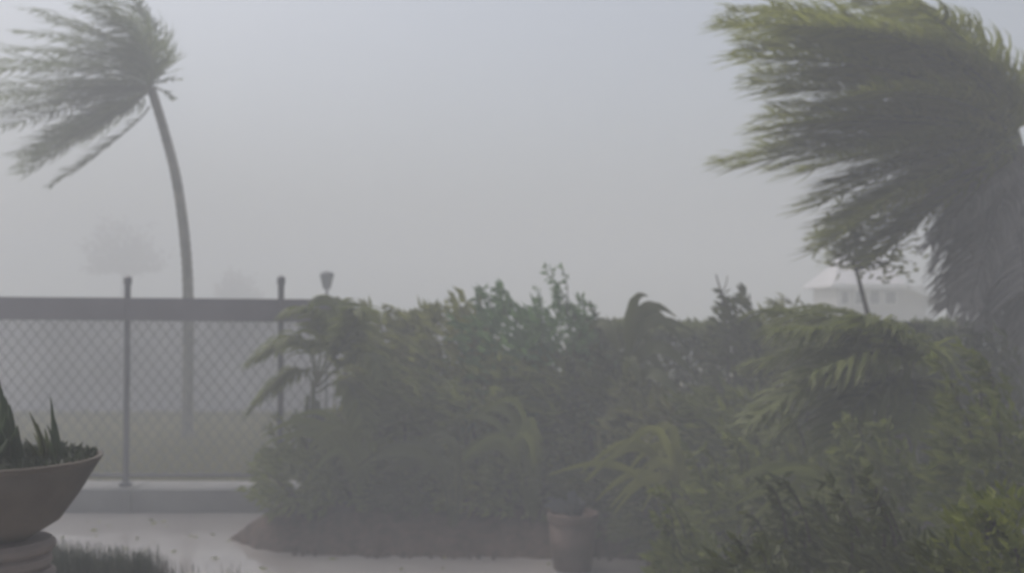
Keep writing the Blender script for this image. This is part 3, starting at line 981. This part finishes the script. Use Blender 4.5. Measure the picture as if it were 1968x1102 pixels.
def far_tree(x0, x1, y0, y1, d, label, m):
    cx_ = X((x0 + x1) / 2, d)
    zt_, zb_ = P(0, y0, d).z, P(0, y1, d).z
    o = thing('far_tree', (cx_, d, 0.14), label, 'tree', 'trees far off in the mist')
    mb = MB()
    mb.tube([(cx_, d, 0.1), (cx_ + 0.1, d, zb_ - 0.3), (cx_, d, zb_ + 0.4)], [0.2, 0.16, 0.1], 8)
    for k2 in range(6):
        a = k2 * 1.05
        mb.tube([(cx_, d, zb_ - 0.1), (cx_ + math.cos(a) * 0.8, d + math.sin(a) * 0.8, zb_ + 0.7)], [0.08, 0.03], 5)
    mb.build('trunk', M['wood'], o)
    mb = MB()
    rx_ = (X(x1, d) - X(x0, d)) / 2
    for i in range(2600):
        v = rnd().normalized()
        v.z = abs(v.z) if random.random() < 0.75 else -abs(v.z) * 0.2
        r = (0.82 + 0.55 * noise.noise(v * 2.6)) * (1 - 0.75 * random.random() ** 1.5) * (1.0 + 0.25 * random.random() ** 4)
        q = Vector((cx_ + v.x * rx_ * r, d + v.y * rx_ * r, zb_ + v.z * (zt_ - zb_) * r))
        leaf(mb, q, (v + rnd() * .5 + WIND * .6).normalized(), 0.28, 0.16)
    mb.build('crown', M[m], o)


far_tree(155, 315, 425, 512, 62.0, 'dome shaped reddish tree barely visible far off in the mist above the fence', 'pink')
far_tree(412, 500, 528, 580, 64.0, 'small low tree faint in the mist just left of the second fence post', 'pink')

D = 16.0
lx, lz0 = X(628, D), 0.1
lamp = thing('lamp_post', (lx, D, lz0), 'small dark lantern on a thin post beyond the fence, right of the second fence post', 'lamp post')
mb = MB()
mb.tube([(lx, D, lz0), (lx, D, P(0, 556, D).z)], [0.03, 0.022], 8)
mb.build('post', M['lamp'], lamp)
zl, zu = P(0, 556, D).z, P(0, 530, D).z
mb = MB()
mb.lathe([(0.045, zl), (0.10, zu)], (lx, D, 0), 6)
mb.build('lantern_glass', M['lampglass'], lamp)
mb = MB()
mb.lathe([(0.105, zu), (0.125, zu + 0.01), (0.09, zu + 0.05), (0.01, zu + 0.075)], (lx, D, 0), 6)
mb.build('cap', M['lamp'], lamp)
for k2 in range(6):
    a = k2 * math.pi / 3
    mb = MB()
    mb.tube([(lx + .046 * math.cos(a), D + .046 * math.sin(a), zl), (lx + .103 * math.cos(a), D + .103 * math.sin(a), zu)], 0.012, 5)
    mb.build('lantern_bar', M['lamp'], lamp)

# house behind the garden
D = 28.0
hl, hr = X(1600, D), X(1742, D)
ze = P(0, 548, D).z
zg = 0.1
hb_ = 2.6
house = thing('house', ((hl + hr) / 2, D, zg), 'pale low house with a light roof half hidden by mist behind the thin tree', 'house')
mb = MB()
mb.box((hl + 0.25, D + 0.35, zg), (X(1800, D) - 0.15, D + hb_, ze - 0.02))
mb.build('wall', M['housewall'], house)
zr = P(0, 505, D).z + 0.25
mb = MB()
xr = X(1815, D)
e0 = (hl, D, ze)
mb.add([(hl, D, ze), (hr + 0.05, D, ze), (hr + 0.05, D + hb_ + .3, ze), (hl, D + hb_ + .3, ze),
        (hl + 0.7, D + hb_ / 2, zr), (hr - 0.3, D + hb_ / 2, zr),
        (hl, D, ze - 0.06), (hr + 0.05, D, ze - 0.06), (hr + 0.05, D + hb_ + .3, ze - 0.06), (hl, D + hb_ + .3, ze - 0.06)],
       [(0, 1, 5, 4), (1, 2, 5), (2, 3, 4, 5), (3, 0, 4), (6, 9, 8, 7), (0, 6, 7, 1), (1, 7, 8, 2), (2, 8, 9, 3), (3, 9, 6, 0)])
mb.build('roof', M['roof'], house)
mb = MB()
mb.box((hl - 0.02, D - 0.03, ze - 0.10), (hr + 0.08, D - 0.004, ze + 0.03))
mb.build('fascia', M['fascia'], house)
zlow = P(0, 580, D).z
mb = MB()   # side roof sloping down to the right
a0, a1 = (hr + 0.09, ze + 0.02), (xr, zlow + 0.03)
mb.add([(a0[0], D - .05, a0[1]), (a1[0], D - .05, a1[1]), (a1[0], D + hb_, a1[1]), (a0[0], D + hb_, a0[1]),
        (a0[0], D - .05, a0[1] - .12), (a1[0], D - .05, a1[1] - .12), (a1[0], D + hb_, a1[1] - .12), (a0[0], D + hb_, a0[1] - .12)],
       [(0, 1, 2, 3), (7, 6, 5, 4), (0, 4, 5, 1), (1, 5, 6, 2), (2, 6, 7, 3), (3, 7, 4, 0)])
mb.build('side_roof', M['fascia'], house)
for wx0, wx1 in ((1622, 1640), (1650, 1668), (1678, 1700), (1708, 1732)):
    x0, x1 = X(wx0, D), X(wx1, D)
    z0, z1 = P(0, 586, D).z, P(0, 557, D).z
    fr = MB()
    y0, y1 = D + 0.30, D + 0.349
    fr.box((x0, y0, z0), (x0 + .03, y1, z1))
    fr.box((x1 - .03, y0, z0), (x1, y1, z1))
    fr.box((x0 + .03, y0, z0), (x1 - .03, y1, z0 + .03))
    fr.box((x0 + .03, y0, z1 - .03), (x1 - .03, y1, z1))
    w = fr.build('window', M['fascia'], house)
    pn = MB()
    pn.box((x0 + .031, D + 0.325, z0 + .031), (x1 - .031, D + 0.346, z1 - .031))
    po = pn.build('pane', M['glass'])
    po.parent = w
